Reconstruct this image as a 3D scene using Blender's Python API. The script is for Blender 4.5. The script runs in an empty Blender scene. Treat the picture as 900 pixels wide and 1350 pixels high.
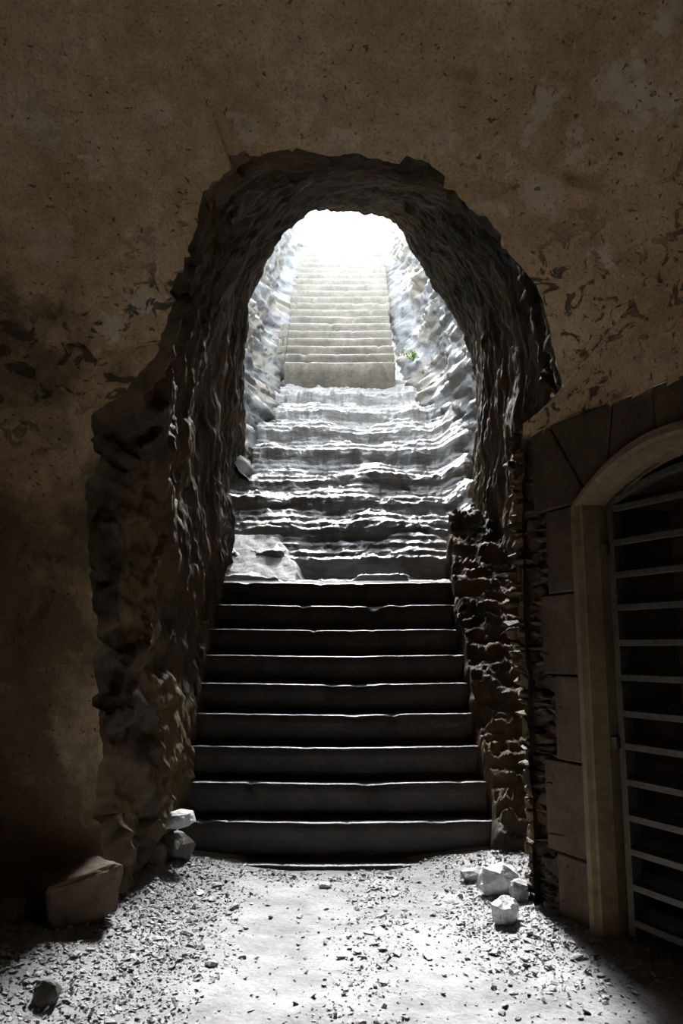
import bpy, bmesh, math, random
import numpy as np
from mathutils import Vector, Matrix

random.seed(7)
RNG = np.random.default_rng(7)
C = bpy.context.scene.collection
SC = bpy.context.scene

# ------------------------------------------------------------------ camera, light, exposure
PITCH = math.atan(180 / 1080.0)
EYE = 1.5
cam_d = bpy.data.cameras.new('camera')
cam_d.sensor_fit = 'VERTICAL'; cam_d.sensor_height = 36; cam_d.sensor_width = 24
cam_d.lens = 36 * 1080 / 1350.0
cam_d.clip_start = 0.05; cam_d.clip_end = 300
cam = bpy.data.objects.new('camera', cam_d); C.objects.link(cam)
cam.location = (0, 0, EYE); cam.rotation_euler = (math.pi / 2 + PITCH, 0, 0)
SC.camera = cam

w = bpy.data.worlds.new('sky'); SC.world = w; w.use_nodes = True
bg = w.node_tree.nodes['Background']
bg.inputs['Color'].default_value = (0.86, 0.93, 1.0, 1)
bg.inputs['Strength'].default_value = 7.0

SUN_EL, SUN_AZ = math.radians(39.5), math.radians(5.0)     # azimuth measured to the left of straight ahead
sd = bpy.data.lights.new('sun', 'SUN'); sd.energy = 56.0; sd.angle = math.radians(21.0); sd.color = (1.0, 0.985, 0.985)
sun = bpy.data.objects.new('sun', sd); C.objects.link(sun)
_to = Vector((-math.sin(SUN_AZ) * math.cos(SUN_EL), math.cos(SUN_AZ) * math.cos(SUN_EL), math.sin(SUN_EL)))
sun.rotation_euler = _to.to_track_quat('Z', 'Y').to_euler()

SC.view_settings.view_transform = 'Standard'
SC.view_settings.look = 'None'
SC.view_settings.gamma = 1.0
SC.view_settings.use_curve_mapping = False
SC.view_settings.exposure = 0.3
SC.cycles.max_bounces = 10; SC.cycles.diffuse_bounces = 7; SC.cycles.volume_bounces = 1
SC.cycles.use_denoising = True
SC.cycles.sample_clamp_indirect = 6.0
SC.cycles.caustics_reflective = False; SC.cycles.caustics_refractive = False

# ------------------------------------------------------------------ noise (numpy)
_P = RNG.permutation(256); _P = np.concatenate([_P, _P, _P])
_G = RNG.normal(size=(256, 3)); _G /= np.linalg.norm(_G, axis=1)[:, None]
def perlin(p):
    p = np.asarray(p, float); i = np.floor(p).astype(int); f = p - i; i &= 255
    u = f * f * f * (f * (f * 6 - 15) + 10); r = 0
    for a in (0, 1):
        for b in (0, 1):
            for c in (0, 1):
                h = _P[_P[_P[i[..., 0] + a] + i[..., 1] + b] + i[..., 2] + c]
                g = _G[h]; d = f - np.array([a, b, c])
                wgt = (u[..., 0] if a else 1 - u[..., 0]) * (u[..., 1] if b else 1 - u[..., 1]) * (u[..., 2] if c else 1 - u[..., 2])
                r = r + wgt * (g * d).sum(-1)
    return r
def fbm(p, sc=1.0, o=4, gain=0.5):
    p = np.asarray(p, float) * sc; r = 0; a = 1.0
    for k in range(o):
        r = r + a * perlin(p * (2.03 ** k) + 17.3 * k); a *= gain
    return r
def ridged(p, sc=1.0, o=4, gain=0.5):
    p = np.asarray(p, float) * sc; r = 0; a = 1.0
    for k in range(o):
        r = r + a * (1 - 2.2 * np.abs(perlin(p * (2.03 ** k) + 31.7 * k))); a *= gain
    return r - 0.9
def cells(p, sc=1.0, seed=0):
    """worley cells: per-point random value of the nearest cell, and distance to its border"""
    p = np.asarray(p, float) * sc; i = np.floor(p).astype(int)
    d1 = np.full(p.shape[:-1], 9.0); d2 = d1.copy(); v = np.zeros(p.shape[:-1])
    for a in (-1, 0, 1):
        for b in (-1, 0, 1):
            for c in (-1, 0, 1):
                q = i + np.array([a, b, c]); qq = (q + seed) & 255
                h = _P[_P[_P[qq[..., 0]] + qq[..., 1]] + qq[..., 2]]
                ctr = q + 0.5 + _G[h] * 0.42
                d = np.linalg.norm(p - ctr, axis=-1)
                n = d < d1
                d2 = np.where(n, d1, np.minimum(d2, d)); v = np.where(n, h / 255.0, v); d1 = np.where(n, d, d1)
    return v, d2 - d1
def sstep(a, b, x):
    t = np.clip((np.asarray(x, float) - a) / (b - a), 0, 1); return t * t * (3 - 2 * t)

# ------------------------------------------------------------------ materials
def new_mat(name):
    m = bpy.data.materials.new(name); m.use_nodes = True
    nt = m.node_tree; b = nt.nodes['Principled BSDF']
    return m, nt, b
def N(nt, t, **kw):
    n = nt.nodes.new(t)
    for k, v in kw.items():
        if k in n.inputs.keys(): n.inputs[k].default_value = v
        else: setattr(n, k, v)
    return n
def coords(nt, scale=(1, 1, 1)):
    g = N(nt, 'ShaderNodeNewGeometry'); m = N(nt, 'ShaderNodeMapping'); m.inputs['Scale'].default_value = scale
    nt.links.new(g.outputs['Position'], m.inputs['Vector']); return m.outputs['Vector']
def noise(nt, vec, scale, detail=6, rough=0.6, dist=0.0):
    n = N(nt, 'ShaderNodeTexNoise'); n.inputs['Scale'].default_value = scale; n.inputs['Detail'].default_value = detail
    n.inputs['Roughness'].default_value = rough; n.inputs['Distortion'].default_value = dist
    nt.links.new(vec, n.inputs['Vector']); return n.outputs['Fac']
def ramp(nt, fac, stops):
    r = N(nt, 'ShaderNodeValToRGB'); e = r.color_ramp.elements
    while len(e) < len(stops): e.new(0.5)
    for q, (p, c) in zip(e, stops):
        q.position = p; q.color = (c, c, c, 1) if isinstance(c, (int, float)) else (*c, 1)
    nt.links.new(fac, r.inputs['Fac']); return r.outputs['Color']
def mix(nt, fac, a, b, mode='MIX'):
    m = N(nt, 'ShaderNodeMix', data_type='RGBA', blend_type=mode)
    for s, v in ((0, fac), (6, a), (7, b)):
        if isinstance(v, bpy.types.NodeSocket): nt.links.new(v, m.inputs[s])
        elif isinstance(v, (int, float)): m.inputs[s].default_value = v
        else: m.inputs[s].default_value = (*v, 1)
    return m.outputs[2]
def math_(nt, op, a, b):
    m = N(nt, 'ShaderNodeMath', operation=op)
    for s, v in ((0, a), (1, b)):
        if isinstance(v, bpy.types.NodeSocket): nt.links.new(v, m.inputs[s])
        else: m.inputs[s].default_value = v
    return m.outputs[0]
def bump(nt, b, h, strength, dist, prev=None):
    n = N(nt, 'ShaderNodeBump'); n.inputs['Strength'].default_value = strength; n.inputs['Distance'].default_value = dist
    nt.links.new(h, n.inputs['Height'])
    if prev is not None: nt.links.new(prev, n.inputs['Normal'])
    nt.links.new(n.outputs['Normal'], b.inputs['Normal']); return n.outputs['Normal']

def rock_mat(name, dark, mid, light, rough=0.6, stretch=(1, 1, 1), tint=None, scale=1.0, bs=1.0, spec=0.3):
    m, nt, b = new_mat(name)
    v = coords(nt, stretch)
    n1 = noise(nt, v, 2.2 * scale, 8, 0.62, 0.4); n2 = noise(nt, v, 13 * scale, 8, 0.65)
    col = ramp(nt, n1, [(0.32, dark), (0.5, mid), (0.7, light)])
    col = mix(nt, 0.6, col, ramp(nt, n2, [(0.3, 0.45), (0.7, 1.25)]), 'MULTIPLY')
    if tint:
        n3 = noise(nt, coords(nt), 1.3, 4, 0.5)
        col = mix(nt, ramp(nt, n3, [(0.45, 0.0), (0.6, 1.0)]), col, tint)
    nt.links.new(col, b.inputs['Base Color'])
    b.inputs['Roughness'].default_value = rough; b.inputs['Specular IOR Level'].default_value = spec
    p = bump(nt, b, n2, 0.55 * bs, 0.03)
    bump(nt, b, noise(nt, v, 55 * scale, 6, 0.7), 0.5 * bs, 0.008, p)
    return m
M = {}
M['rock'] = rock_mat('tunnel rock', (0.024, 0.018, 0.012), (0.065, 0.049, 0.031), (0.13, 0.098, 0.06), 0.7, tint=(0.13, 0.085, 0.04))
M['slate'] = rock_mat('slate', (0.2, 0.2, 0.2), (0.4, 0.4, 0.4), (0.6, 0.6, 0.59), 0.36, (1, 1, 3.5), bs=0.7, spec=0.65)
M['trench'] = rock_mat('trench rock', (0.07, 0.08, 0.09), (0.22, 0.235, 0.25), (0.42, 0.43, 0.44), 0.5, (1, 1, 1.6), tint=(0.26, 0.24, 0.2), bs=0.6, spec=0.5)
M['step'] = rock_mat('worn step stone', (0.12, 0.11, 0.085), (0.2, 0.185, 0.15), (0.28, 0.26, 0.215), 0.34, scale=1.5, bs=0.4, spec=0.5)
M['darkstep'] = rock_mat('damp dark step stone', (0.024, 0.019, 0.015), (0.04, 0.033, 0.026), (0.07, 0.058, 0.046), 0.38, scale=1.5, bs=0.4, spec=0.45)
M['ashlar'] = rock_mat('ashlar sandstone', (0.07, 0.047, 0.028), (0.115, 0.08, 0.05), (0.17, 0.122, 0.08), 0.8, scale=1.4, bs=0.4)
M['mould'] = rock_mat('pale sandstone', (0.18, 0.13, 0.07), (0.25, 0.185, 0.105), (0.31, 0.235, 0.14), 0.8, scale=1.4, bs=0.3)
M['stone'] = rock_mat('pale loose stone', (0.55, 0.55, 0.56), (0.74, 0.74, 0.75), (0.84, 0.84, 0.84), 0.6, scale=4, bs=0.6)
M['darkstone'] = rock_mat('dark loose stone', (0.06, 0.055, 0.05), (0.13, 0.12, 0.105), (0.22, 0.2, 0.18), 0.6, scale=4, bs=0.6)
M['chip'] = rock_mat('slate chip', (0.16, 0.16, 0.165), (0.33, 0.33, 0.335), (0.55, 0.55, 0.55), 0.45, scale=3, bs=0.5)

def plaster_mat():
    m, nt, b = new_mat('ochre plaster')
    v = coords(nt)
    n1 = noise(nt, v, 1.1, 8, 0.6, 0.3); n2 = noise(nt, v, 9, 8, 0.65); n3 = noise(nt, v, 60, 4, 0.7)
    col = ramp(nt, n1, [(0.3, (0.5, 0.33, 0.17)), (0.5, (0.72, 0.51, 0.28)), (0.68, (0.8, 0.62, 0.39))])
    col = mix(nt, 0.6, col, ramp(nt, n2, [(0.32, 0.6), (0.62, 1.15)]), 'MULTIPLY')
    col = mix(nt, 0.6, col, ramp(nt, n3, [(0.36, 0.5), (0.5, 1.1)]), 'MULTIPLY')
    pal = math_(nt, 'MULTIPLY', ramp(nt, noise(nt, v, 2.6, 7, 0.72, 0.2), [(0.60, 0.0), (0.625, 1.0)]), 0.7)
    col = mix(nt, pal, col, (0.88, 0.78, 0.62))
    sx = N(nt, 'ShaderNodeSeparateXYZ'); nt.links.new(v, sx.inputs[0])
    shade_stain = math_(nt, 'ADD', noise(nt, v, 1.4, 7, 0.65, 0.4), math_(nt, 'MULTIPLY', math_(nt, 'ADD', sx.outputs['X'], 1.7), -0.17))  # ragged stain that also paints the lower-left wall shade into the plaster colour
    shade_stain = math_(nt, 'ADD', shade_stain, math_(nt, 'MULTIPLY', math_(nt, 'SUBTRACT', 2.7, sx.outputs['Z']), 0.07))  # painted shade deepens towards the floor
    col = mix(nt, math_(nt, 'MULTIPLY', ramp(nt, shade_stain, [(0.42, 0.0), (0.62, 1.0)]), 0.82), col, (0.11, 0.075, 0.045))
    wn = N(nt, 'ShaderNodeTexNoise'); wn.inputs['Scale'].default_value = 5.0; wn.inputs['Detail'].default_value = 7; wn.inputs['Roughness'].default_value = 0.7
    nt.links.new(v, wn.inputs['Vector'])
    wv = N(nt, 'ShaderNodeVectorMath', operation='MULTIPLY_ADD'); nt.links.new(wn.outputs['Color'], wv.inputs[0])
    wv.inputs[1].default_value = (0.42, 0.42, 0.42); wv.inputs[2].default_value = (-0.21, -0.21, -0.21)
    wp = N(nt, 'ShaderNodeVectorMath', operation='ADD'); nt.links.new(v, wp.inputs[0]); nt.links.new(wv.outputs[0], wp.inputs[1])
    acc = None
    for (cx, cy, cz), rad, st in PATCHES:
        dn = N(nt, 'ShaderNodeVectorMath', operation='DISTANCE'); nt.links.new(wp.outputs[0], dn.inputs[0]); dn.inputs[1].default_value = (cx, cy, cz)
        mr = N(nt, 'ShaderNodeMapRange'); mr.inputs['From Min'].default_value = rad * 1.06; mr.inputs['From Max'].default_value = rad * 0.9
        mr.inputs['To Max'].default_value = st; nt.links.new(dn.outputs['Value'], mr.inputs['Value'])
        acc = mr.outputs[0] if acc is None else math_(nt, 'MAXIMUM', acc, mr.outputs[0])
    col = mix(nt, math_(nt, 'MULTIPLY', acc, ramp(nt, n2, [(0.35, 0.3), (0.6, 1.0)])), col, (0.93, 0.84, 0.68))
    vs = coords(nt, (1.0, 1.0, 1.5))
    zz = math_(nt, 'ABSOLUTE', math_(nt, 'SUBTRACT', sx.outputs['Z'], 3.35), 0.0)
    zone = ramp(nt, math_(nt, 'SUBTRACT', math_(nt, 'ADD', noise(nt, v, 0.9, 3, 0.5), 0.35), math_(nt, 'MULTIPLY', zz, 0.55)), [(0.5, 0.0), (0.68, 1.0)])
    pits = ramp(nt, noise(nt, vs, 6.5, 7, 0.62, 0.9), [(0.555, 0.0), (0.59, 1.0)])
    spk = ramp(nt, noise(nt, v, 26, 5, 0.6, 0.5), [(0.64, 0.0), (0.68, 1.0)])
    pit = math_(nt, 'MAXIMUM', math_(nt, 'MULTIPLY', pits, zone), math_(nt, 'MULTIPLY', spk, 0.9))
    col = mix(nt, math_(nt, 'MULTIPLY', pit, 0.85), col, (0.05, 0.035, 0.022))
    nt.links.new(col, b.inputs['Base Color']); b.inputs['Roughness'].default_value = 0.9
    h = math_(nt, 'SUBTRACT', math_(nt, 'ADD', math_(nt, 'MULTIPLY', n2, 0.6), math_(nt, 'MULTIPLY', n3, 0.25)), pit)
    bump(nt, b, h, 0.7, 0.02)
    return m

def ground_mat():
    m, nt, b = new_mat('packed pale earth')
    v = coords(nt)
    n1 = noise(nt, v, 2.4, 8, 0.6, 0.3); n2 = noise(nt, v, 38, 6, 0.7)
    col = ramp(nt, n1, [(0.35, (0.2, 0.2, 0.204)), (0.55, (0.33, 0.33, 0.335)), (0.7, (0.43, 0.43, 0.433))])
    col = mix(nt, 0.5, col, ramp(nt, n2, [(0.3, 0.55), (0.6, 1.15)]), 'MULTIPLY')
    nt.links.new(col, b.inputs['Base Color']); b.inputs['Roughness'].default_value = 0.85
    p = bump(nt, b, n2, 0.6, 0.012)
    bump(nt, b, noise(nt, v, 9, 6, 0.6), 0.5, 0.04, p)
    return m
M['ground'] = ground_mat()
def metal_mat():
    m, nt, b = new_mat('dull galvanised steel')
    n = noise(nt, coords(nt), 30, 6, 0.7)
    nt.links.new(ramp(nt, n, [(0.35, (0.08, 0.067, 0.05)), (0.65, (0.155, 0.142, 0.122))]), b.inputs['Base Color'])
    b.inputs['Metallic'].default_value = 0.35; b.inputs['Roughness'].default_value = 0.55
    bump(nt, b, n, 0.3, 0.003); return m
M['metal'] = metal_mat()
def leaf_mat():
    m, nt, b = new_mat('green leaf')
    nt.links.new(ramp(nt, noise(nt, coords(nt), 9, 3, 0.5), [(0.3, (0.12, 0.3, 0.04)), (0.7, (0.3, 0.55, 0.1))]), b.inputs['Base Color'])
    b.inputs['Roughness'].default_value = 0.5
    b.inputs['Subsurface Weight'].default_value = 0.1; return m
M['leaf'] = leaf_mat()

# ------------------------------------------------------------------ helpers
def link_mesh(name, verts, faces, mat, parent=None, smooth=True, kind=None, loc=None):
    me = bpy.data.meshes.new(name)
    verts = np.asarray(verts, float)
    if loc is not None: verts = verts - np.array(loc)
    me.from_pydata(verts.tolist(), [], [tuple(int(i) for i in f) for f in faces]); me.update()
    me.polygons.foreach_set('use_smooth', [smooth] * len(me.polygons))
    me.materials.append(mat)
    o = bpy.data.objects.new(name, me); C.objects.link(o)
    if loc is not None and parent is None: o.location = loc
    if parent is not None: o.parent = parent
    if kind: o['kind'] = kind
    return o
def tag(o, label, cat, group=None, kind=None):
    o['label'] = label; o['category'] = cat
    if group: o['group'] = group
    if kind: o['kind'] = kind
    return o
def grid_faces(nu, nv, keep=None, flip=False):
    f = []
    for i in range(nu - 1):
        for j in range(nv - 1):
            a, b, c, d = i * nv + j, (i + 1) * nv + j, (i + 1) * nv + j + 1, i * nv + j + 1
            if keep is not None and not (keep[a] and keep[b] and keep[c] and keep[d]): continue
            f.append((a, d, c, b) if flip else (a, b, c, d))
    return f
def grid_normals(P):
    du = np.gradient(P, axis=0); dv = np.gradient(P, axis=1)
    n = np.cross(du, dv); return n / (np.linalg.norm(n, axis=-1, keepdims=True) + 1e-9)
SP, CP = math.sin(PITCH), math.cos(PITCH)
def ray(px, py):      # photograph direction -> direction in the place, unit distance ahead
    cx, cy = (px - 450) / 1080.0, (675 - py) / 1080.0
    return np.array([cx, CP - cy * SP, SP + cy * CP])
def project(P):
    P = np.asarray(P, float); x, y, z = P[..., 0], P[..., 1], P[..., 2] - EYE
    d = y * CP + z * SP; return np.stack([450 + 1080 * x / d, 675 - 1080 * (-y * SP + z * CP) / d], -1)
def on_y(px, py, y):
    r = ray(px, py); t = y / r[1]; return np.array([r[0] * t, y, EYE + r[2] * t])
def on_floor(px, py, z=0.0):
    r = ray(px, py); t = (z - EYE) / r[2]; return np.array([r[0] * t, r[1] * t, z])
WA = math.radians(24); WD = np.array([math.sin(WA), -math.cos(WA), 0]); WN = np.array([-math.cos(WA), -math.sin(WA), 0]); W0 = np.array([1.1, 5.2, 0.0])
def on_wall(px, py):  # s along the right wall, z height
    r = ray(px, py); t = (W0 @ WN) / (r @ WN); p = r * t; return float((p - W0) @ WD), float(EYE + p[2])
def wall_pt(s, z, out=0.0):
    return W0 + WD * s + WN * out + np.array([0, 0, z])

# ------------------------------------------------------------------ room: the plastered vault with the broken opening
SPR = 2.86                       # springing height over the right wall
ZS, RV, YF = 2.1, 2.85, 5.1      # front wall profile: springing, radius, wall plane
SARC = ZS + RV * math.pi / 2
def profile(s):
    s = np.asarray(s, float); ph = np.clip((s - ZS) / RV, 0, math.pi / 2)
    y = YF - RV + RV * np.cos(ph) - np.clip(s - SARC, 0, None)
    z = np.where(s < ZS, s, ZS + RV * np.sin(ph)); return y, z
def vault(t, s):
    t, s = np.broadcast_arrays(np.asarray(t, float), np.asarray(s, float))
    yf, z = profile(s); RR = 3.0
    o = RR - np.sqrt(RR * RR - np.clip(z - SPR, 0, 2.6) ** 2)
    ox, oy = W0[0] + WN[0] * o, W0[1] + WN[1] * o
    q = (oy - yf) / -WD[1]; cx = ox + WD[0] * q
    r = 0.05 + sstep(2.9, 3.9, z) * 0.55
    sp = lambda x: r * np.logaddexp(0, x / r)
    a, b = sp(-t), sp(t)
    return np.stack([cx - a + WD[0] * b, yf + WD[1] * b, z], -1)
def pix2vault(px, py):
    g = np.stack(np.meshgrid(np.linspace(-5, 4, 120), np.linspace(-0.3, 7, 120), indexing='ij'), -1)
    P = vault(g[..., 0], g[..., 1]); d = project(P) - np.array([px, py]); d = (d ** 2).sum(-1); d[P[..., 1] < 0.6] = 1e12
    i = np.unravel_index(np.argmin(d), d.shape); x = g[i].copy()
    for _ in range(25):
        f0 = project(vault(*x)) - np.array([px, py]); J = np.zeros((2, 2))
        for k in (0, 1):
            y = x.copy(); y[k] += 1e-4; J[:, k] = (project(vault(*y)) - np.array([px, py]) - f0) / 1e-4
        x = x - np.clip(np.linalg.lstsq(J, f0, rcond=None)[0], -0.2, 0.2)
    return x
PATCHES = []
for px_, py_, rad_, st_ in ((812, 105, 0.10, 0.8), (835, 120, 0.10, 0.8), (868, 128, 0.07, 0.6), (838, 168, 0.06, 0.7), (752, 178, 0.07, 0.65), (762, 212, 0.05, 0.6),
                            (722, 256, 0.11, 0.5), (792, 336, 0.07, 0.6), (640, 272, 0.07, 0.5), (325, 166, 0.10, 0.55), (446, 182, 0.08, 0.5), (590, 190, 0.08, 0.35),
                            (60, 168, 0.10, 0.3), (130, 208, 0.08, 0.35), (210, 140, 0.10, 0.3), (882, 8, 0.09, 0.8), (60, 320, 0.14, 0.25)):
    q_ = pix2vault(px_, py_); q_ = vault(*q_); PATCHES.append((tuple(float(c) for c in q_), rad_, st_))
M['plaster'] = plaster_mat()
OUT = [(128, 1130), (126, 1060), (132, 980), (124, 900), (130, 820), (118, 740), (112, 680), (124, 600), (118, 545), (150, 520), (188, 478), (206, 440),
       (228, 395), (244, 345), (262, 295), (268, 262), (282, 228), (300, 205), (330, 197), (370, 193), (405, 198), (450, 199), (492, 201), (530, 213),
       (566, 226), (602, 248), (634, 280), (662, 318), (690, 352), (712, 388), (724, 430), (730, 470), (742, 512), (712, 545), (690, 560)]
hp = [pix2vault(*q) for q in OUT]
hp = np.array([(hp[0][0], -0.35)] + hp + [(0.0, 2.6), (0.0, 1.8), (0.0, 1.0), (0.0, 0.3), (0.0, -0.35)])
NU = 460
seg = np.r_[0, np.cumsum(np.linalg.norm(np.diff(hp, axis=0), axis=1))]
uu = np.linspace(0, seg[-1], NU)
hole = np.stack([np.interp(uu, seg, hp[:, k]) for k in (0, 1)], -1)
# ragged edge
nrm = np.stack([-np.gradient(hole[:, 1]), np.gradient(hole[:, 0])], -1); nrm /= np.linalg.norm(nrm, axis=1)[:, None] + 1e-9
q3 = np.c_[hole * 1.0, np.zeros(NU)]
cv, _ = cells(q3, 4.5)
rag = 0.05 * fbm(q3, 3.0, 5, 0.65) + 0.07 * (cv - 0.5)
rag *= np.where(hole[:, 0] > -0.12, 0.35, 1.0)
hole = hole + nrm * rag[:, None]
# fan of quads between the ragged edge and the far edges of the vault
TMIN, TMAX, SMIN, SMAX = -8.5, 11.5, -1.8, SARC + 6.5
NR = 260
ctr = np.array([-1.25, 2.2]); dv = hole - ctr
th = np.unwrap(np.arctan2(dv[:, 1], dv[:, 0]))
sgn_ = np.sign(th[-1] - th[0]); kk_ = np.hanning(241); kk_ /= kk_.sum()
ths = np.maximum.accumulate(sgn_ * np.convolve(np.pad(th, 120, mode='reflect', reflect_type='odd'), kk_, 'valid'))
ths = sgn_ * (ths + np.linspace(0, 0.02, NU))
dr0 = np.stack([np.cos(ths), np.sin(ths)], -1)
lam = np.zeros(NU)
for k, lo, hi in ((0, TMIN, TMAX), (1, SMIN, SMAX)):
    for lim in (lo, hi):
        l = dr0[:, k] / (lim - ctr[k]); lam += np.clip(l, 0, None) ** 5
lam = lam ** (-1 / 5.0)
outer = ctr + dr0 * lam[:, None]
rr = np.linspace(0, 1, NR) ** 1.6
TS = hole[:, None, :] * (1 - rr)[None, :, None] + outer[:, None, :] * rr[None, :, None]
PV = vault(TS[..., 0], TS[..., 1])
NV = np.cross(vault(TS[..., 0] + 0.03, TS[..., 1]) - vault(TS[..., 0] - 0.03, TS[..., 1]), vault(TS[..., 0], TS[..., 1] + 0.03) - vault(TS[..., 0], TS[..., 1] - 0.03))
NV /= np.linalg.norm(NV, axis=-1, keepdims=True) + 1e-9
edge = np.linalg.norm(PV - PV[:, :1], axis=-1)
amp = sstep(0.0, 0.25, edge)
disp = amp * (0.035 * fbm(PV, 1.6, 4) + 0.010 * fbm(PV, 9, 4)) 
# fallen patches: shallow scars with crisp rims
scar = sstep(0.16, 0.26, fbm(PV * np.array([1, 1, 1.6]), 3.1, 5, 0.6)) * sstep(0.0, 0.3, fbm(PV, 0.8, 2) + 0.12)
NVo = NV * np.sign((NV * (PV - np.array([0, 1.5, 2.0]))).sum(-1, keepdims=True))       # pointing away from the room
PV = PV + NVo * (disp + 0.022 * scar * amp)[..., None]
right_low = (TS[..., 0] > -0.03) & (PV[..., 2] < SPR - 0.06)
keep = ~right_low.reshape(-1)
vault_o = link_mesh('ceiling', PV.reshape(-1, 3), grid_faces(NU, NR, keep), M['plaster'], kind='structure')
EDGE0 = PV[:, 0].copy()

# ------------------------------------------------------------------ tunnel loft behind the opening
YM = 11.0                        # where the tunnel roof ends and the open cutting begins
SIL = [(262, 1160), (268, 1000), (276, 900), (284, 800), (290, 740), (300, 692), (312, 650), (326, 600), (324, 560), (322, 520), (320, 480), (321, 440), (330, 400),
       (341, 370), (355, 338), (370, 312), (386, 292), (400, 284), (430, 282), (470, 283), (500, 288), (520, 300), (534, 322), (548, 348), (565, 378), (584, 404),
       (602, 436), (616, 470), (623, 510), (627, 560), (624, 600), (616, 640), (608, 700), (600, 760), (598, 900), (596, 1000), (594, 1160)]
def resample(pts, n):
    pts = np.asarray(pts, float); l = np.r_[0, np.cumsum(np.linalg.norm(np.diff(pts, axis=0), axis=1))]
    return np.stack([np.interp(np.linspace(0, l[-1], n), l, pts[:, k]) for k in range(pts.shape[1])], -1)
mouth = resample([on_y(a, b, YM) for a, b in SIL], NU)
mouth[:, 2] = np.maximum(mouth[:, 2], 0.2)
def zst(y):                      # mean height of the stairs at depth y
    return np.interp(y, [0, 6.1, 8.3, 13.6, 20.5], [0, 0, 2.17, 6.05, 13.1])
def arch(y, xl, xr, zb, zs, zt, n=NU, pw=2.3, lean=0.0):
    pts = []
    for z in np.linspace(zb, zs, 12): pts.append((xl, z))
    cx, hw = (xl + xr) / 2, (xr - xl) / 2
    for a in np.linspace(math.pi, 0, 40)[1:-1]:
        ca, sa = math.cos(a), math.sin(a)
        pts.append((cx + hw * np.sign(ca) * abs(ca) ** (2 / pw), zs + (zt - zs) * abs(sa) ** (2 / pw)))
    for z in np.linspace(zs, zb, 12): pts.append((xr, z))
    r = resample(pts, n)
    return np.c_[r[:, 0], y - lean * np.clip(r[:, 1] - 1.5, 0, None), r[:, 1]]
def arclen(P): return np.r_[0, np.cumsum(np.linalg.norm(np.diff(P, axis=0), axis=1))]
e0 = EDGE0.copy()
sections = [e0]
s1 = arch(6.05, -1.27, 1.52, -0.5, 2.6, 4.76, lean=0.30)
s2 = arch(7.2, -1.25, 1.72, 0.2, 3.3, 5.62, lean=0.15)
s3 = arch(8.5, -1.22, 1.66, 1.0, 4.0, 6.45, lean=0.05)
sections += [s1, s2, s3, mouth]
ks = np.array([0.0, 1.0, 2.1, 3.4, 5.7]); ks /= ks[-1]
NS = 400
vv = np.linspace(0, 1, NS)
S = np.array(sections)          # (5, NU, 3)
PT = np.zeros((NU, NS, 3))
def catmull(S, ks, vv):
    out = np.zeros((len(vv),) + S.shape[1:])
    T = np.gradient(S, ks, axis=0)
    for i, v in enumerate(vv):
        k = min(np.searchsorted(ks, v, side='right') - 1, len(ks) - 2); h = ks[k + 1] - ks[k]; u = (v - ks[k]) / h
        out[i] = (2*u**3 - 3*u**2 + 1) * S[k] + (u**3 - 2*u**2 + u) * h * T[k] + (-2*u**3 + 3*u**2) * S[k+1] + (u**3 - u**2) * h * T[k+1]
    return out
PT = catmull(S, ks, vv).transpose(1, 0, 2)
NT = grid_normals(PT)
axis = np.stack([np.zeros_like(PT[..., 0]), PT[..., 1], zst(PT[..., 1]) + 1.8], -1)
NT = NT * np.sign((NT * (PT - axis)).sum(-1, keepdims=True))          # outward
e = np.linalg.norm(PT - PT[:, :1], axis=-1)
a_in = sstep(0, 0.18, e)
cv1, cb1 = cells(PT * np.array([1, 1, 1.0]) + 0.25 * fbm(PT, 2, 2)[..., None], 2.6)
cv2, cb2 = cells(PT * np.array([1, 1, 1.5]), 7.5, 5)
stri = ridged(PT * np.array([5.0, 5.0, 0.9]), 1.0, 4)                 # upright grooves in the rock
near_mouth = sstep(6.8, 8.8, PT[..., 1])
front = 1 - sstep(5.6, 7.6, PT[..., 1])
warpP = PT + 0.3 * np.stack([fbm(PT + k * 9.1, 1.1, 3) for k in range(3)], -1)
strata = ridged(warpP * np.array([1.2, 1.2, 6.0]), 1.0, 4)
d = 0.17 * fbm(PT, 0.9, 3) * (1 - 0.8 * sstep(8.5, 10.5, PT[..., 1])) + 0.03 * sstep(9, 10.8, PT[..., 1]) + 0.09 * (cv1 - 0.5) * front + 0.03 * (cv2 - 0.5) * (0.3 + front) \
    + 0.035 * fbm(warpP, 4, 5, 0.6) + (0.012 + 0.04 * near_mouth) * stri + 0.02 * front * strata
lower = sstep(1.0, 0.0, PT[..., 2] - zst(PT[..., 1]))
d = d - 0.10 * lower * np.abs(fbm(PT, 3.0, 4))
# deep hollow in the right flank between the corner and the mouth
d = d + 0.14 * np.exp(-((PT[..., 1] - 6.6) / 0.9) ** 2) * sstep(0.6, 1.1, PT[..., 0])
PT = PT + NT * (d * a_in)[..., None]
MOUTH = PT[:, -1].copy()
tun = link_mesh('wall_tunnel', PT.reshape(-1, 3), grid_faces(NU, NS), M['rock'], kind='structure')

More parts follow.
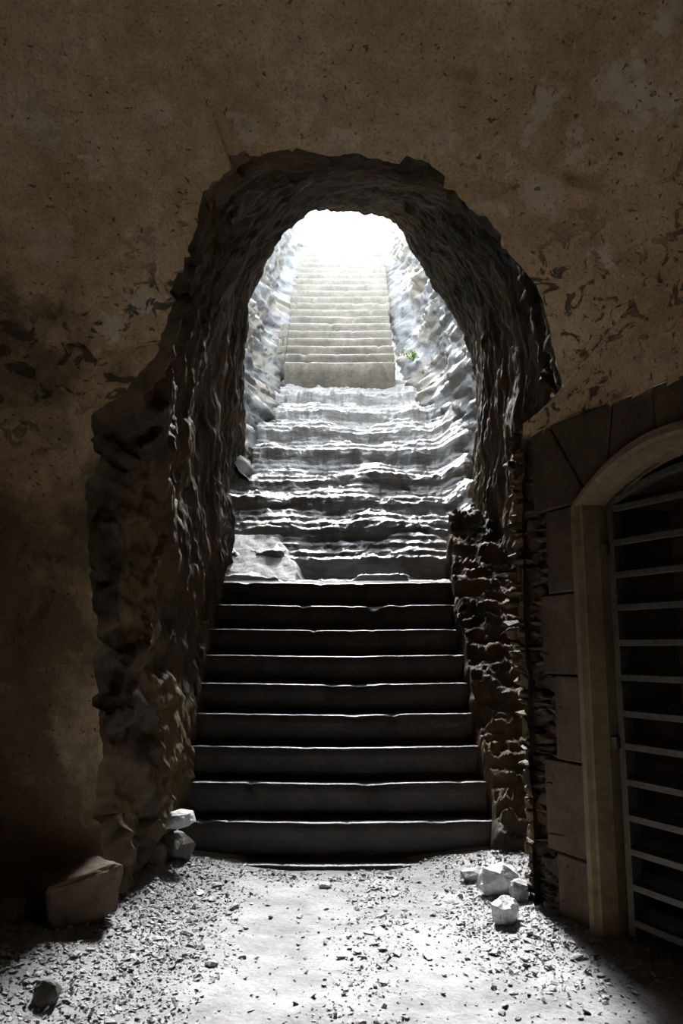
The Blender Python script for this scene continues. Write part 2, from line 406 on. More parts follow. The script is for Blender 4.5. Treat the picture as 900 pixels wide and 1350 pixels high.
# ------------------------------------------------------------------ open cutting beyond the tunnel
def trench_side(name, sgn):
    ny, nz = 330, 130
    Y = np.linspace(10.4, 22.5, ny)[:, None]; H = np.linspace(-1.3, 4.6, nz)[None, :]
    base = np.interp(Y, [9, 10.3, 12, 13.7, 15, 17, 20, 23], [1.7, 1.6, 1.46, 1.42, 1.3, 1.16, 1.05, 1.0] if sgn < 0 else [2.2, 2.1, 1.72, 1.5, 1.38, 1.2, 1.05, 1.0])
    X = base - 0.06 + 0.16 * np.clip(H, 0, None) + 0 * Y
    Z = zst(Y) + H; P = np.stack([sgn * X, Y + 0 * H, Z], -1)
    cv, cb = cells(P * np.array([1, 1, 1.7]), 2.0, 9); c2, b2 = cells(P * np.array([1, 1, 2.0]), 6.0, 3)
    W_ = P + 0.35 * np.stack([fbm(P + k * 5.3, 1.0, 3) for k in range(3)], -1); SL = W_ @ np.array([[1, 0, 0], [0, 0.8, 0.5], [0, -0.5, 0.9]])
    dd = 0.20 * fbm(P, 0.8, 3) + 0.08 * (cv - 0.5) + 0.03 * (c2 - 0.5) + 0.06 * fbm(P, 5, 5, 0.6) + 0.09 * ridged(SL * np.array([1.5, 1.5, 5.0]), 1, 4)
    lo = sstep(0.6, -0.1, H) * 0.30
    P[..., 0] = sgn * (X + dd - lo)
    P[:, -1, 0] += sgn * 4.0; P[:, -1, 2] += 0.3
    return link_mesh(name, P.reshape(-1, 3), grid_faces(ny, nz), M['trench'], kind='structure')
trench_side('wall_left_cutting', -1); trench_side('wall_right_cutting', 1)
# the face of the hill over the tunnel mouth: ring around the mouth, going up
top = MOUTH.copy(); ring = []
for k, g in enumerate(np.linspace(0, 1, 14)):
    q = top.copy(); cxy = np.array([0.1, 0, 5.0]); v_ = top - cxy; v_[:, 1] = 0
    q = top + v_ * (g * 1.6); q[:, 1] = YM + 0.02 * k
    q[:, 1] = top[:, 1] * (1 - min(1, g * 6)) + (YM + 0.1) * min(1, g * 6)
    ring.append(q)
R_ = np.array(ring).transpose(1, 0, 2); R_[..., 1] += 0.06 * fbm(R_, 2.0, 4) * np.linspace(0, 1, 14)[None, :]
link_mesh('wall_over_mouth', R_.reshape(-1, 3), grid_faces(NU, 14), M['trench'], kind='structure')

# ------------------------------------------------------------------ stairs
def slab_step(x0, x1, y0, y1, z0, z1, seed, wob=0.006, r=0.018):
    """one step: worn block, rounded nosing, uneven edges; y0 is the front face"""
    nx = 60
    xs = np.linspace(x0, x1, nx)
    prof = [(y1, z0), (y0, z0)] + [(y0 + 0.0, z0 + (z1 - z0) * q) for q in (0.35, 0.7)] + \
           [(y0, z1 - r), (y0 + r * 0.3, z1 - r * 0.3), (y0 + r, z1)] + [(y0 + (y1 - y0) * q, z1) for q in (0.3, 0.65)] + [(y1, z1)]
    P = np.array([[(x, a, b) for a, b in prof] for x in xs])
    n = fbm(P * np.array([1, 1, 1]) + seed * 3.1, 4.0, 4); chipn = np.clip(fbm(np.c_[xs * 6, np.full((nx, 2), seed * 7.7)], 1, 4) - 0.22, 0, 1) * 0.09
    front_ = np.array([0, 1, 1, 1, 1, 1, 1, 0, 0, 0]); top_ = np.array([0, 0, 0, 0, 0.6, 1, 1, 1, 1, 1]); nose = np.array([0, 0, 0, 0, 1, 1, 1, 0.2, 0, 0])
    sag = -0.014 * np.cos((xs - (x0 + x1) / 2) / (x1 - x0) * math.pi) ** 2
    P[..., 1] += wob * 2 * n * front_ + (chipn[:, None]) * nose
    P[..., 2] += wob * n * top_ + (sag[:, None] - chipn[:, None] * 0.6 * nose) * top_
    nv = len(prof); f = grid_faces(nx, nv, flip=True)
    f += [(i * nv + nv - 1, i * nv, (i + 1) * nv, (i + 1) * nv + nv - 1) for i in range(nx - 1)]
    f += [tuple(range(nv)), tuple((nx - 1) * nv + k for k in reversed(range(nv)))]
    return P.reshape(-1, 3), f
def empty(name, loc=(0, 0, 0)):
    o = bpy.data.objects.new(name, None); o.empty_display_size = 0.1; C.objects.link(o); o.location = loc; return o
RI, GO, D0 = 0.2406, 0.2427, 6.113
low = tag(empty('staircase'), 'lower flight of straight dressed stone steps rising from the gravel floor', 'stairs')
STEPY = []
edgesL = [-1.06, -1.06, -1.06, -1.05, -1.07, -1.12, -1.12, -1.1, -1.12, -1.16]
edgesR = [0.95, 0.99, 0.98, 1.03, 1.03, 1.08, 1.04, 1.06, 1.02, 1.07]
def low_step(k):
    y0 = D0 + k * GO
    v, f = slab_step(-1.25, 1.2, y0, y0 + GO + 0.1, k * RI - 0.3, k * RI, k, 0.005)
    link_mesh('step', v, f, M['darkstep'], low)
for k in range(0, 10): low_step(k)
UD, UH, URI, UGO = 13.726, 4.963 + EYE, 0.24, 0.2323
up = tag(empty('staircase'), 'upper flight of many narrow straight stone steps climbing to the daylight', 'stairs')
for k in range(0, 25):
    y0 = UD + k * UGO
    z1 = UH + k * URI
    w0 = 1.04 if k > 7 else 1.0
    v, f = slab_step(-w0 - (0.0 if k > 7 else 0.0), w0 - 0.06, y0, y0 + UGO + 0.08, z1 - (0.75 if k == 0 else 0.3), z1, 40 + k, 0.008, 0.032)
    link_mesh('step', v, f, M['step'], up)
side = tag(empty('staircase'), 'short stub of side steps on the left of the upper flight', 'stairs')
for k in range(1, 6):
    y0 = UD + k * UGO + 0.01; z1 = UH + k * URI - 0.004
    v, f = slab_step(-1.0 - 0.30 + 0.02 * k - (0.12 if k > 2 else 0), -1.005, y0, y0 + UGO + 0.08, z1 - 0.6, z1, 80 + k, 0.01)
    link_mesh('step', v, f, M['step'], side)

# rock-cut middle flight: worn slate ledges
nx, ny = 300, 620
X, Y = np.meshgrid(np.linspace(-1.75, 1.9, nx), np.linspace(8.30, 14.1, ny), indexing='ij')
XY = np.stack([X, Y, 0 * X], -1)
nose_px = [742, 703, 665, 636, 600, 573, 548, 522, 500]
def slope_h(y): return 0.70 + EYE + 0.745 * (y - 8.5)
tr = []
for p_ in nose_px:
    tn = ray(450, p_); tn = tn[2] / tn[1]
    yy = (0.70 - 0.745 * 8.5) / (tn - 0.745); tr.append(yy)
tr = np.array(tr)
warp = 0.26 * fbm(XY * np.array([1, 0.7, 1]), 0.9, 3) + 0.09 * fbm(XY, 2.6, 4)
Yw = Y + warp * sstep(8.35, 8.9, Y)
Z = np.full_like(X, 2.17) + 0.02
ylast = 8.4; base = 2.17
lvls = [2.17]
Z = 2.17 + 0.02 + 0.10 * np.clip(Yw - 8.3, 0, None)
prev = 2.17
for i, yn in enumerate(tr):
    h = slope_h(yn); rise = h - (prev + (0.5 * (yn - (tr[i-1] if i else 8.3)) if i else 0.02))
    Z = Z + rise * sstep(yn - 0.05, yn + 0.03, Yw)
    Z = Z + (0.5 - (0.10 if i == 0 else 0.5)) * np.clip(Yw - yn, 0, None)
    prev = h
Z = np.minimum(Z, 6.12 + 0.1 * fbm(XY, 2, 3))
P = np.stack([X, Y, Z], -1)
Zn = Z + 0.11 * fbm(P, 1.3, 4) + 0.05 * fbm(P * np.array([1, 1, 1]), 5, 4)
q = 0.10; fl = np.floor(Zn / q); fr = Zn / q - fl
Zt = 0.35 * q * (fl + sstep(0.0, 0.28, fr)) + 0.65 * Zn
c_, b_ = cells(XY * np.array([1, 1.6, 1]), 4.0, 8)
Zt = Zt + 0.02 * (c_ - 0.5) + 0.012 * fbm(P, 16, 3)
Zt = Zt + 0.35 * sstep(1.28, 1.75, np.abs(X + 0.02)) * (0.6 + 0.5 * fbm(P, 2, 3))
Zt = np.where(Y < 8.62, np.minimum(Zt, 2.185 + 1.5 * np.clip(Y - 8.45, 0, 1)), Zt)
Zt = np.where(Y < 8.42, np.minimum(Zt, 2.16 - 0.5 * sstep(8.36, 8.30, Y)), Zt)
# smooth pale drift of dust on the left of the lowest ledge
rocky = link_mesh('rock_staircase', np.stack([X, Y, Zt], -1).reshape(-1, 3), grid_faces(nx, ny), M['slate'])
tag(rocky, 'worn rough slate ledges cut as steps between the two straight flights', 'stairs')

# drift of pale dust on the left end of the lowest ledge
DX, DY = np.meshgrid(np.linspace(-1.45, -0.2, 90), np.linspace(8.40, 9.6, 80), indexing='ij')
DP = np.stack([DX, DY, 0 * DX], -1)
rr_ = np.abs((DX + 0.95 + 0.25 * (DY - 8.9)) / 0.50) + 0.35 * fbm(DP, 1.8, 4)
DZ = 2.175 + 0.74 * np.clip(DY - 8.44, 0, 0.86) - 0.5 * sstep(0.75, 1.25, rr_) - 0.6 * sstep(9.25, 9.55, DY) - 0.4 * sstep(8.45, 8.40, DY) \
    + 0.018 * fbm(DP, 7, 4) + 0.005 * fbm(DP, 30, 3)
dust = link_mesh('dust_drift', np.stack([DX, DY, DZ], -1).reshape(-1, 3), grid_faces(90, 80), M['stone'])
tag(dust, 'smooth pale drift of dust at the left end above the dressed steps', 'dust', kind='stuff')

# ledges of rough rock beside the lower flight
def ledge(name, sgn):
    n1, n2 = 220, 70
    Y = np.linspace(5.7, 9.0, n1)[:, None]; A = np.linspace(0, 1, n2)[None, :]
    xi = np.interp(Y, [5.7, 6.2, 7.5, 9.0], [1.25, 1.12, 1.12, 1.2]) if sgn < 0 else np.interp(Y, [5.7, 6.2, 7.5, 8.4, 9.0], [1.12, 1.06, 1.04, 1.06, 1.12])
    X = sgn * (xi + A * 0.75) - 0.04 * (sgn < 0)
    tz = np.clip(Y - 6.0, 0, None) * 0.99
    Z = tz + (0.45 if sgn < 0 else 0.16) * A ** 1.2 - 0.55 * (1 - sstep(0, 0.12, A)) - 0.05
    P = np.stack([X + 0 * Y, Y + 0 * A, Z], -1)
    c, b = cells(P * np.array([1, 1, 1.6]), 4.2, 2); c2, _ = cells(P * np.array([1, 1, 1.8]), 10, 4)
    P[..., 2] += 0.12 * fbm(P * np.array([1, 1, 2.2]), 3.5, 6, 0.62)
    zq = 0.13; w2 = P[..., 2] + 0.16 * fbm(P, 1.4, 3); fl = np.floor(w2 / zq); fr = w2 / zq - fl
    P[..., 2] = 0.3 * zq * (fl + sstep(0, 0.35, fr)) + 0.7 * w2 - 0.16 * fbm(P, 1.4, 3) + 0.02 * fbm(P, 12, 4)
    P[..., 0] += sgn * (-0.0 * (c2 - 0.4) + 0.06 * fbm(P, 3, 4)) * sstep(0.0, 0.05, A)
    return link_mesh(name, P.reshape(-1, 3), grid_faces(n1, n2), M['rock'], kind='structure')
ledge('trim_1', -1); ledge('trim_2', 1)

# ------------------------------------------------------------------ floor
nx, ny = 420, 520
X, Y = np.meshgrid(np.linspace(-5.2, 6, nx), np.linspace(-4.5, 6.6, ny), indexing='ij')
XY = np.stack([X, Y, 0 * X], -1)
def floor_z(x, y):
    p = np.stack([x, y, 0 * x], -1)
    z = 0.035 * fbm(p, 0.9, 3) + 0.008 * fbm(p, 7, 3)
    z = z + 0.10 * sstep(-0.9, -1.6, x) + 0.05 * sstep(0.75, 1.3, x) * sstep(3.8, 5.2, y)
    z = z + 0.06 * sstep(5.6, 6.0, y) * sstep(0.35, 0.95, np.abs(x + 0.05)) - 0.03
    return z
fine = floor_z(X, Y)
link_mesh('floor', np.stack([X, Y, fine], -1).reshape(-1, 3), grid_faces(nx, ny), M['ground'], kind='structure')

# other walls of the room
def rough_wall(name, a, b, zt, mat):
    a, b = np.array(a, float), np.array(b, float)
    n1, n2 = 140, 80
    U, Z = np.meshgrid(np.linspace(0, 1, n1), np.linspace(-0.3, zt, n2), indexing='ij')
    P = np.concatenate([a + (b - a) * U[..., None], Z[..., None]], -1)
    n = np.array([(b - a)[1], -(b - a)[0], 0]); n /= np.linalg.norm(n)
    P = P + n * (0.06 * fbm(P, 1.2, 4))[..., None]
    return link_mesh(name, P.reshape(-1, 3), grid_faces(n1, n2), mat, kind='structure')
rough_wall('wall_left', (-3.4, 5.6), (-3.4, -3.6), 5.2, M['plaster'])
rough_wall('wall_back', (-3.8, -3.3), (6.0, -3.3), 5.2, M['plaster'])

# ------------------------------------------------------------------ right wall: ashlar around the arched gateway

def prism(poly, out0, out1, inset=0.0, bev=0.008):
    """polygon in (s, z) on the right wall pushed out from out0 to out1, with a chamfered rim"""
    poly = np.array(poly, float); c = poly.mean(0); n = len(poly)
    def shrink(p, d):
        a = np.roll(p, 1, 0); b = np.roll(p, -1, 0)
        e1 = (p - a) / (np.linalg.norm(p - a, axis=1)[:, None] + 1e-9); e2 = (b - p) / (np.linalg.norm(b - p, axis=1)[:, None] + 1e-9)
        n1 = np.c_[-e1[:, 1], e1[:, 0]]; n2 = np.c_[-e2[:, 1], e2[:, 0]]
        ar = np.sum(a[:, 0] * p[:, 1] - p[:, 0] * a[:, 1]); sg = 1 if ar > 0 else -1
        m = n1 + n2; m /= (np.linalg.norm(m, axis=1)[:, None] + 1e-9); k = np.clip((m * n1).sum(1), 0.5, 1)
        return p + sg * m * (d / k)[:, None]
    p0 = shrink(poly, inset); p1 = shrink(poly, inset + bev)
    v = [wall_pt(a, b, out0) for a, b in p0] + [wall_pt(a, b, out1 - bev) for a, b in p0] + [wall_pt(a, b, out1) for a, b in p1]
    f = []
    for k in range(n):
        j = (k + 1) % n
        f += [(k, j, n + j, n + k), (n + k, n + j, 2 * n + j, 2 * n + k)]
    f += [tuple(range(2 * n, 3 * n)), tuple(reversed(range(n)))]
    return v, f
class Acc:
    def __init__(s): s.v = []; s.f = []
    def add(s, vf):
        v, f = vf; n = len(s.v); s.v += [tuple(q) for q in v]; s.f += [tuple(i + n for i in g) for g in f]
    def build(s, name, mat, parent=None, smooth=False, kind=None, loc=None): return link_mesh(name, s.v, s.f, mat, parent, smooth, kind, loc)
# gateway outline in (s, z)
DS0, DS1, DZS = 0.60, 2.14, 2.30          # outside of the moulding, springing
def arc(s0, s1, zs, rise, n=24):
    hw = (s1 - s0) / 2; R = (hw * hw + rise * rise) / (2 * rise); c = ((s0 + s1) / 2, zs + rise - R); a = math.asin(hw / R)
    return [(c[0] + R * math.sin(q), c[1] + R * math.cos(q)) for q in np.linspace(-a, a, n)]
def outline(off, z0=-0.1, rise=0.30):
    return [(DS0 + off, z0)] + arc(DS0 + off, DS1 - off, DZS, rise - off * 0.9) + [(DS1 - off, z0)]
def band(o_out, o_in, out_a, out_b, acc):   # face between two outlines, standing at out_a (outer edge) and out_b (inner edge)
    A, B = outline(o_out), outline(o_in); n = len(A); v = [wall_pt(s, z, out_a) for s, z in A] + [wall_pt(s, z, out_b) for s, z in B]
    acc.add((v, [(k, k + 1, n + k + 1, n + k) for k in range(n - 1)]))
mo = Acc()
for a, b, oa, ob in ((0.0, 0.0, -0.02, 0.035), (0.0, 0.02, 0.035, 0.045), (0.02, 0.05, 0.045, 0.045), (0.05, 0.07, 0.045, 0.025), (0.07, 0.085, 0.025, 0.02), (0.085, 0.12, 0.02, -0.06), (0.12, 0.12, -0.06, -0.16)):
    band(a, b, oa, ob, mo)
mo.build('trim_3', M['mould'], kind='structure')
rv = Acc()
band(0.12, 0.12, -0.14, -0.62, rv)
A = outline(0.12); cpt = (1.37, 1.2); n = len(A)
rv.add(([wall_pt(s, z, -0.60) for s, z in A] + [wall_pt(*cpt, -0.60)], [(k, k + 1, n) for k in range(n - 1)] + [(n - 1, 0, n)]))
rv.build('wall_recess', M['ashlar'], kind='structure')
wl = Acc(); G = 0.004
courses = [-0.12, 0.36, 0.87, 1.35, 1.82, 2.32]
rl = random.Random(3)
for k in range(len(courses) - 1):            # jamb blocks left of the gate, alternately long and short
    s0 = (0.30, 0.22, 0.34, 0.24, 0.32)[k]
    wl.add(prism([(s0, courses[k]), (DS0, courses[k]), (DS0, courses[k + 1]), (s0, courses[k + 1])], -0.12, 0.0 + rl.uniform(-0.004, 0.006), G))
    wl.add(prism([(DS1, courses[k]), (DS1 + 0.45 - s0 / 2, courses[k]), (DS1 + 0.45 - s0 / 2, courses[k + 1]), (DS1, courses[k + 1])], -0.12, rl.uniform(-0.004, 0.006), G))
# stones over the arch: joints run from the curve up to the level top
ap = arc(DS0, DS1, DZS, 0.30, 41); TOPZ = 2.84
cuts = [0, 8, 17, 24, 33, 40]; tops = [0.47, 0.95, 1.24, 1.50, 1.79, 2.27]
wl.add(prism([(0.22, 2.32), (0.60, 2.32), ap[0], ap[3], (0.40, TOPZ), (0.22, TOPZ)], -0.12, 0.004, G))
tops[0] = 0.40; cuts[0] = 3; tops[-1] = 2.34; cuts[-1] = 37
for k in range(5):
    wl.add(prism([ap[q] for q in range(cuts[k], cuts[k + 1] + 1)] + [(tops[k + 1], TOPZ), (tops[k], TOPZ)], -0.12, rl.uniform(-0.003, 0.006), G))
wl.add(prism([ap[37], ap[40], (2.5, 2.32), (2.5, TOPZ), (2.34, TOPZ)], -0.12, 0.0, G))
wl.build('wall_right', M['ashlar'], kind='structure')
# rubble backing and the rest of the wall, with the gateway left open
bk = Acc()
def quadgrid(s0, s1, z0, z1, out, n1, n2, acc, amp=0.03):
    U, Z = np.meshgrid(np.linspace(s0, s1, n1), np.linspace(z0, z1, n2), indexing='ij')
    P = W0 + WD * U[..., None] + np.array([0, 0, 1.0]) * Z[..., None]
    c, b = cells(P * np.array([1, 1, 1.8]), 5.0, 6)
    P = P + WN * (out + amp * fbm(P, 5, 4) + amp * (c - 0.5) - amp * sstep(0.1, 0, b))[..., None]
    acc.add((P.reshape(-1, 3), grid_faces(n1, n2)))
quadgrid(-0.02, 0.61, -0.3, 2.9, -0.035, 60, 260, bk)
quadgrid(2.13, 9.6, -0.3, 2.95, -0.03, 200, 90, bk, 0.015)
bk.add(([wall_pt(s, z, -0.02) for s, z in ap] + [wall_pt(s, 2.95, -0.02) for s, z in ap], [(k, k + 1, 41 + k + 1, 41 + k) for k in range(40)]))
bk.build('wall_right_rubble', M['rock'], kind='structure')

# ------------------------------------------------------------------ stones
def hull_mesh(name, size, seed, npts=30, mat=None, rough=0.06, sub=2, flat=False, bev=0.06):
    r = random.Random(seed); bm = bmesh.new()
    for _ in range(npts):
        v = Vector((r.gauss(0, 1), r.gauss(0, 1), r.gauss(0, 1))).normalized()
        k = 1.0 / max(abs(v.x), abs(v.y), abs(v.z)); v = v * (0.35 * k + 0.65) * r.uniform(0.8, 1.0)
        bm.verts.new((v.x * size[0] / 2, v.y * size[1] / 2, v.z * size[2] / 2))
    res = bmesh.ops.convex_hull(bm, input=bm.verts)
    bmesh.ops.delete(bm, geom=list({g for g in list(res['geom_interior']) + list(res['geom_unused']) if isinstance(g, bmesh.types.BMVert)}), context='VERTS')
    if not flat:
        bmesh.ops.bevel(bm, geom=bm.edges[:], offset=bev * min(size), segments=1, affect='EDGES', profile=0.5, clamp_overlap=True)
        bmesh.ops.triangulate(bm, faces=bm.faces)
        if sub: bmesh.ops.subdivide_edges(bm, edges=bm.edges[:], cuts=sub, use_grid_fill=True)
        co = np.array([v.co for v in bm.verts]); nn = np.array([v.normal for v in bm.verts])
        dd = rough * min(size) * (fbm(co / min(size) + seed, 3.0, 4) + 0.6 * fbm(co / min(size) + seed, 9.0, 3))
        for v, q, n_ in zip(bm.verts, dd, nn): v.co += Vector(n_) * float(q)
    me = bpy.data.meshes.new(name); bm.to_mesh(me); bm.free(); me.materials.append(mat)
    return me
def put(name, me, loc, rot=(0, 0, 0)):
    o = bpy.data.objects.new(name, me); C.objects.link(o); o.location = loc; o.rotation_euler = rot; return o
def fz(x, y): return float(floor_z(np.array([x]), np.array([y]))[0])
def rest(name, px, py, size, seed, rot, mat, label, cat='stone', group=None, z=None, npts=34, sink=0.12, y=None, **kw):
    p = on_floor(px, py, 0.05) if y is None else on_y(px, py, y)
    me = hull_mesh(name, size, seed, npts, mat, **kw)
    R_ = Matrix.Rotation(rot[2], 3, 'Z') @ Matrix.Rotation(rot[1], 3, 'Y') @ Matrix.Rotation(rot[0], 3, 'X')
    lo = min((R_ @ v.co).z for v in me.vertices); hi = max((R_ @ v.co).z for v in me.vertices)
    zz = (fz(p[0], p[1]) if z is None else z) - lo - sink * (hi - lo)
    o = put(name, me, (p[0], p[1], zz), rot)
    return tag(o, label, cat, group)
rest('loose_stone', 657, 1163, (0.31, 0.24, 0.22), 11, (0.45, 0.1, 0.3), M['stone'], 'large pale loose stone at the foot of the right wall corner', npts=40)
rest('loose_stone', 665, 1200, (0.17, 0.16, 0.18), 12, (0.3, -0.2, 0.8), M['stone'], 'upright egg shaped pale stone just in front of the large one', npts=46)
rest('loose_stone', 683, 1176, (0.13, 0.12, 0.16), 13, (0.1, 0.3, 0.1), M['chip'], 'small brownish stone wedged against the right wall corner', npts=40)
rest('loose_stone', 622, 1146, (0.2, 0.14, 0.07), 14, (0.1, 0.0, 0.4), M['chip'], 'flat grey stone behind the large pale stone on the right')
rest('loose_stone', 233, 1084, (0.28, 0.2, 0.12), 15, (0.12, -0.06, 0.2), M['stone'], 'flat pale stone lying left of the second lowest step', z=0.27, y=6.02, sink=0.1, npts=40)
rest('loose_stone', 228, 1104, (0.3, 0.3, 0.26), 16, (0.1, 0.1, 0.9), M['darkstone'], 'dark stone carrying the flat pale stone beside the steps', y=6.05, z=0.03)
rest('loose_stone', 205, 1105, (0.2, 0.24, 0.22), 18, (0.4, 0.1, 0.2), M['darkstone'], 'dark stone leaning at the left jamb below the flat pale stone', y=5.9, z=0.03)
rest('loose_stone', 171, 1137, (0.13, 0.12, 0.13), 17, (0.2, 0.4, 0.5), M['chip'], 'small rounded grey stone between the big block and the steps', npts=44)
rest('loose_stone', 62, 1312, (0.13, 0.12, 0.12), 21, (0.2, 0.4, 0.5), M['darkstone'], 'dark round stone on the gravel in the lower left corner', npts=44)
rest('loose_stone', 427, 1154, (0.11, 0.09, 0.035), 22, (0.0, 0.05, 0.2), M['stone'], 'small flat white stone in front of the bottom step')
# the squared block on the left
def block():
    bm = bmesh.new(); bmesh.ops.create_cube(bm, size=1.0); r = random.Random(4)
    for v in bm.verts: v.co = Vector([c * (1 + r.uniform(-0.14, 0.10)) for c in v.co])
    bmesh.ops.subdivide_edges(bm, edges=bm.edges[:], cuts=22, use_grid_fill=True)
    for v in bm.verts:
        a_ = sorted([abs(c) * 2 for c in v.co]); v.co *= 1 - 0.10 * max(0, a_[1] - 0.82) / 0.18
        v.co = Vector((v.co.x * 0.44, v.co.y * 0.30, v.co.z * 0.27))
    co = np.array([v.co for v in bm.verts]); dd = 0.10 * fbm(co, 7, 4) + 0.03 * fbm(co, 24, 3)
    for v, q in zip(bm.verts, dd): v.co *= 1 + float(q)
    me = bpy.data.meshes.new('stone_block'); bm.to_mesh(me); bm.free(); me.materials.append(M['ashlar']); return me
p = on_floor(92, 1200, 0.1)
o = put('stone_block', block(), (p[0], p[1] + 0.05, fz(p[0], p[1]) + 0.13), (0.05, -0.12, 0.75))
tag(o, 'big squared stone block lying in the shade at the left wall', 'stone block')

# ragged stones of the broken wall end at the right corner
cr = Acc(); r_ = random.Random(5); z = -0.05; row = 0
while z < 2.86:
    h = r_.uniform(0.025, 0.085)
    s_ = -0.05 - 0.07 * (z > 1.2) + r_.uniform(-0.04, 0.04) + 0.03 * math.sin(z * 3.1)
    if 1.55 < z < 2.0: s_ -= 0.05
    while s_ < 0.30:
        wd = r_.uniform(0.12, 0.26)
        me = hull_mesh('tmp', (wd * 1.08, r_.uniform(0.16, 0.24), h * 1.16), r_.randint(0, 9999), 18, M['rock'], sub=1, bev=0.08)
        c = wall_pt(s_ + wd / 2, z + h / 2, -0.095 + r_.uniform(-0.008, 0.012)); ang = -(math.pi / 2 - WA) + r_.uniform(-0.12, 0.12)
        R_ = Matrix.Rotation(ang, 3, 'Z') @ Matrix.Rotation(r_.uniform(-0.1, 0.1), 3, 'Y')
        v = [tuple(np.array(R_ @ q.co) + c) for q in me.vertices]; f = [tuple(pp.vertices) for pp in me.polygons]
        cr.add((v, f)); bpy.data.meshes.remove(me); s_ += wd
    z += h
cr.build('wall_corner', M['rock'], kind='structure')

# ------------------------------------------------------------------ the barred gate in the arched gateway
gate = empty('metal_gate', tuple(wall_pt(0.72, 0.0, -0.1)))
tag(gate, 'galvanised steel gate of horizontal bars closing the arched stone gateway', 'gate')
GL = np.array(gate.location)
def gbox(s0, s1, z0, z1, o0, o1, acc, sh=0.0):
    v = [wall_pt(s, z + (sh if o == o0 else 0), o) - GL for s in (s0, s1) for z in (z0, z1) for o in (o0, o1)]
    acc.add((v, [(0, 1, 3, 2), (4, 6, 7, 5), (0, 4, 5, 1), (2, 3, 7, 6), (0, 2, 6, 4), (1, 5, 7, 3)]))
def gpart(name, acc):
    o = acc.build(name, M['metal'], gate)
    b = o.modifiers.new('soft edges', 'BEVEL'); b.width = 0.003; b.segments = 2; return o
GS0, GS1 = 0.745, 1.995
for s0 in (GS0, GS1 - 0.045):
    a = Acc(); gbox(s0, s0 + 0.045, 0.03, 2.30, -0.17, -0.10, a); gpart('stile', a)
zb = [2.27, 2.08, 1.90, 1.72, 1.53, 1.345, 1.155, 0.985, 0.80, 0.62, 0.45, 0.275, 0.10]
for q in zb:
    a = Acc()
    gbox(GS0 + 0.04, GS1 - 0.04, q - 0.016, q + 0.018, -0.128, -0.10, a)
    gbox(GS0 + 0.04, GS1 - 0.04, q + 0.004, q + 0.012, -0.20, -0.12, a, 0.055)
    gpart('bar', a)
# arched head bar of the gate
a = Acc(); A = arc(GS0, GS1, 2.27, 0.13, 20)
for k in range(19):
    (s0, z0), (s1, z1) = A[k], A[k + 1]
    v = [wall_pt(s, z + dz, o) - GL for s, z in ((s0, z0), (s1, z1)) for dz in (0, 0.035) for o in (-0.15, -0.10)]
    a.add((v, [(0, 1, 3, 2), (4, 6, 7, 5), (0, 4, 5, 1), (2, 3, 7, 6), (0, 2, 6, 4), (1, 5, 7, 3)]))
gpart('head_bar', a)
for zz in (2.02, 0.97):
    a = Acc(); gbox(0.70, 0.76, zz, zz + 0.06, -0.13, -0.07, a); gpart('hinge', a)

# ------------------------------------------------------------------ plants on the right of the upper flight
def plant(px, py, y, w_, n, seed, label):
    c = on_y(px, py, y); r = random.Random(seed); root = empty('wall_plant', tuple(c)); tag(root, label, 'plant', None)
    st = Acc(); lf = Acc()
    for k in range(n):
        a = r.uniform(0, 2 * math.pi); L = w_ * r.uniform(0.3, 1.0) * 0.6
        tip = Vector((math.cos(a) * L - 0.03, math.sin(a) * L * 0.6 - 0.05, r.uniform(-0.1, 0.6) * L + 0.04))
        b0 = Vector((0.05, 0.05, -0.06)); dr_ = (tip - b0); sd_ = dr_.cross(Vector((0, 0, 1))).normalized() * 0.003
        st.add(([b0 - sd_, b0 + sd_, tip + sd_, tip - sd_, b0 + Vector((0, 0, 0.005)), tip + Vector((0, 0, 0.005))], [(0, 1, 2, 3), (0, 3, 5, 4), (1, 4, 5, 2)]))
        for q in range(3):
            m_ = b0.lerp(tip, 0.5 + 0.25 * q); ax = Vector((r.gauss(0, 1), r.gauss(0, 1), r.gauss(0, 0.6))).normalized()
            up_ = Vector((r.gauss(0, 0.5), r.gauss(-0.6, 0.4), 1)).normalized(); si = ax.cross(up_).normalized(); l_ = r.uniform(0.035, 0.06)
            lf.add(([m_, m_ + ax * l_ * 0.5 + si * l_ * 0.35 , m_ + ax * l_ + up_ * -0.008, m_ + ax * l_ * 0.5 - si * l_ * 0.35, m_ + ax * l_ * 0.5 + up_ * 0.006],
                    [(0, 1, 4), (1, 2, 4), (2, 3, 4), (3, 0, 4)]))
    st.build('stem', M['leaf'], root); lf.build('leaves', M['leaf'], root)
plant(541, 471, 13.75, 0.24, 22, 1, 'bright green plant growing from the rock beside the lowest upper steps')
plant(525, 423, 15.5, 0.16, 14, 2, 'smaller green tuft higher up on the right of the upper flight')

# ------------------------------------------------------------------ gravel and slate chips
def density(x, y):
    p = np.stack([x, y, 0 * x], -1)
    d_ = 0.10 + 0.9 * sstep(-0.45, -0.95, x + 0.25 * fbm(p, 1.3, 3)) * sstep(-2.6, -1.7, x) 
    d_ = np.maximum(d_, 0.95 * sstep(0.35, 0.95, x + 0.3 * fbm(p, 1.5, 3)) * sstep(3.4, 4.6, y))
    band_ = np.exp(-((x - (0.15 + 0.10 * (y - 4.2))) / 0.22) ** 2)
    d_ = np.maximum(d_, 0.7 * band_ * sstep(-0.35, 0.2, fbm(p, 2.0, 3) + 0.15))
    d_ = np.maximum(d_, 0.8 * sstep(5.5, 5.9, y) * sstep(-0.2, 0.25, fbm(p, 3.0, 2) + 0.1))
    return d_
lib = [hull_mesh('chip_shape', (1.0, 0.72, 0.32), 100 + k, 12, M['chip'], flat=True) for k in range(12)]
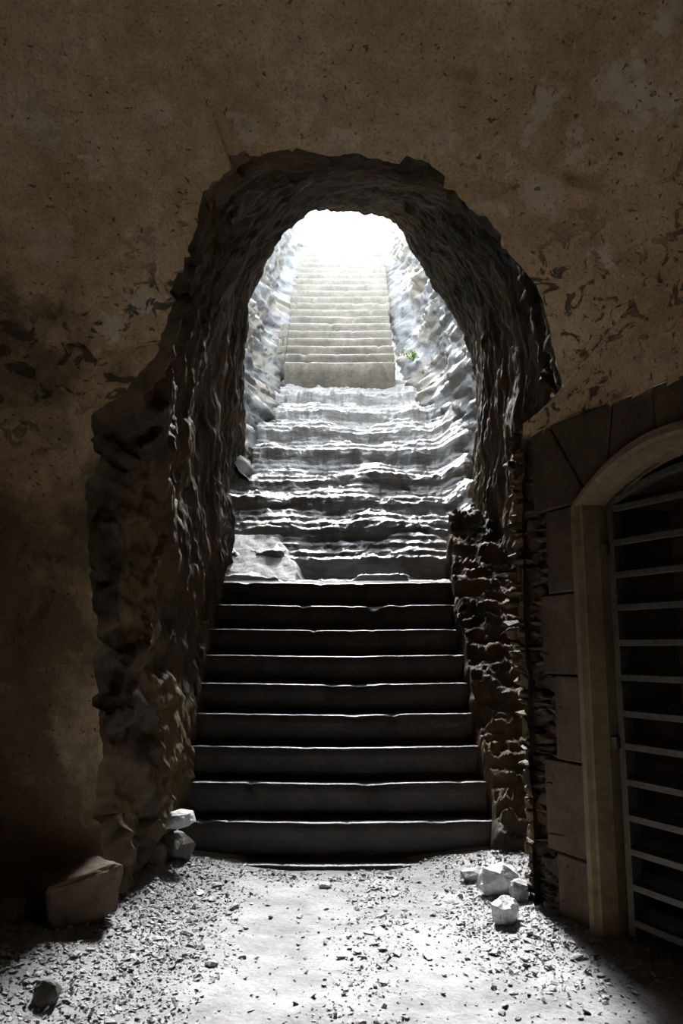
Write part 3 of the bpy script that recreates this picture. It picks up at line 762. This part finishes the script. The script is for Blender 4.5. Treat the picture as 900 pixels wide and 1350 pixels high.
libnp = [(np.array([v.co for v in m.vertices]), [tuple(pp.vertices) for pp in m.polygons]) for m in lib]
V, F, nv = [], [], 0
want = 30000; got = 0
while got < want:
    x = RNG.uniform(-2.4, 1.9, 8000); y = 2.6 + 3.6 * RNG.uniform(0, 1, 8000) ** 0.8
    ok = RNG.uniform(0, 1, 8000) < density(x, y) ** 1.3
    x, y = x[ok], y[ok]; zf = floor_z(x, y)
    for a, b, c in zip(x, y, zf):
        lv, lf_ = libnp[RNG.integers(12)]; s_ = min(0.05, 0.0135 * math.exp(RNG.normal(0, 0.55)))
        th = RNG.uniform(0, 6.28); t1, t2 = RNG.normal(0, 0.38, 2)
        R3 = np.array([[math.cos(th), -math.sin(th), 0], [math.sin(th), math.cos(th), 0], [t1, t2, 1]])
        V.append(lv * s_ @ R3.T + np.array([a, b, c + s_ * 0.12])); F += [tuple(i + nv for i in g) for g in lf_]; nv += len(lv); got += 1
        if got >= want: break
gr = link_mesh('gravel', np.concatenate(V), F, M['chip'], smooth=False)
tag(gr, 'fine slate gravel scattered over the pale packed floor', 'gravel', kind='stuff')
n = 0; pts = []
while n < 290:
    x, y = RNG.uniform(-2.0, 1.7), 2.9 + 3.1 * RNG.uniform()
    if RNG.uniform() > density(np.array([x]), np.array([y]))[0] ** 1.5: continue
    s_ = float(np.clip(0.05 * math.exp(RNG.normal(0, 0.3)), 0.035, 0.10))
    if any((x - a) ** 2 + (y - b) ** 2 < (0.55 * (s_ + c)) ** 2 for a, b, c in pts): continue
    q = (W0[0] - x) * -WN[0] + (W0[1] - y) * -WN[1]
    if q < 0.08: continue
    pts.append((x, y, s_))
    o = bpy.data.objects.new('slate_chip', lib[n % 12]); C.objects.link(o)
    o.scale = (s_, s_, s_ * 1.1); o.location = (x, y, fz(x, y) + s_ * 0.10)
    o.rotation_euler = (RNG.normal(0, 0.12), RNG.normal(0, 0.12), RNG.uniform(0, 6.28))
    tag(o, 'flat angular slate chip lying among the gravel on the tunnel floor', 'stone chip', 'slate chips on the floor'); n += 1

# ------------------------------------------------------------------ bright mist hanging in the open cutting
mm = bpy.data.materials.new('mist'); mm.use_nodes = True; nt = mm.node_tree; nt.nodes.remove(nt.nodes['Principled BSDF'])
vs = nt.nodes.new('ShaderNodeVolumeScatter'); vs.inputs['Density'].default_value = 0.008; vs.inputs['Anisotropy'].default_value = 0.55; vs.inputs['Color'].default_value = (1, 1, 1, 1)
nt.links.new(vs.outputs[0], nt.nodes['Material Output'].inputs['Volume'])
v = [(x, y, z + (7.5 if y > 15 else 0)) for x in (-2.2, 2.2) for y in (13.8, 23.0) for z in (5.0, 10.0)]
mist = link_mesh('mist', v, [(0, 1, 3, 2), (4, 6, 7, 5), (0, 4, 5, 1), (2, 3, 7, 6), (0, 2, 6, 4), (1, 5, 7, 3)], mm, smooth=False)
tag(mist, 'bright daylight haze filling the upper stairway', 'haze', kind='stuff')
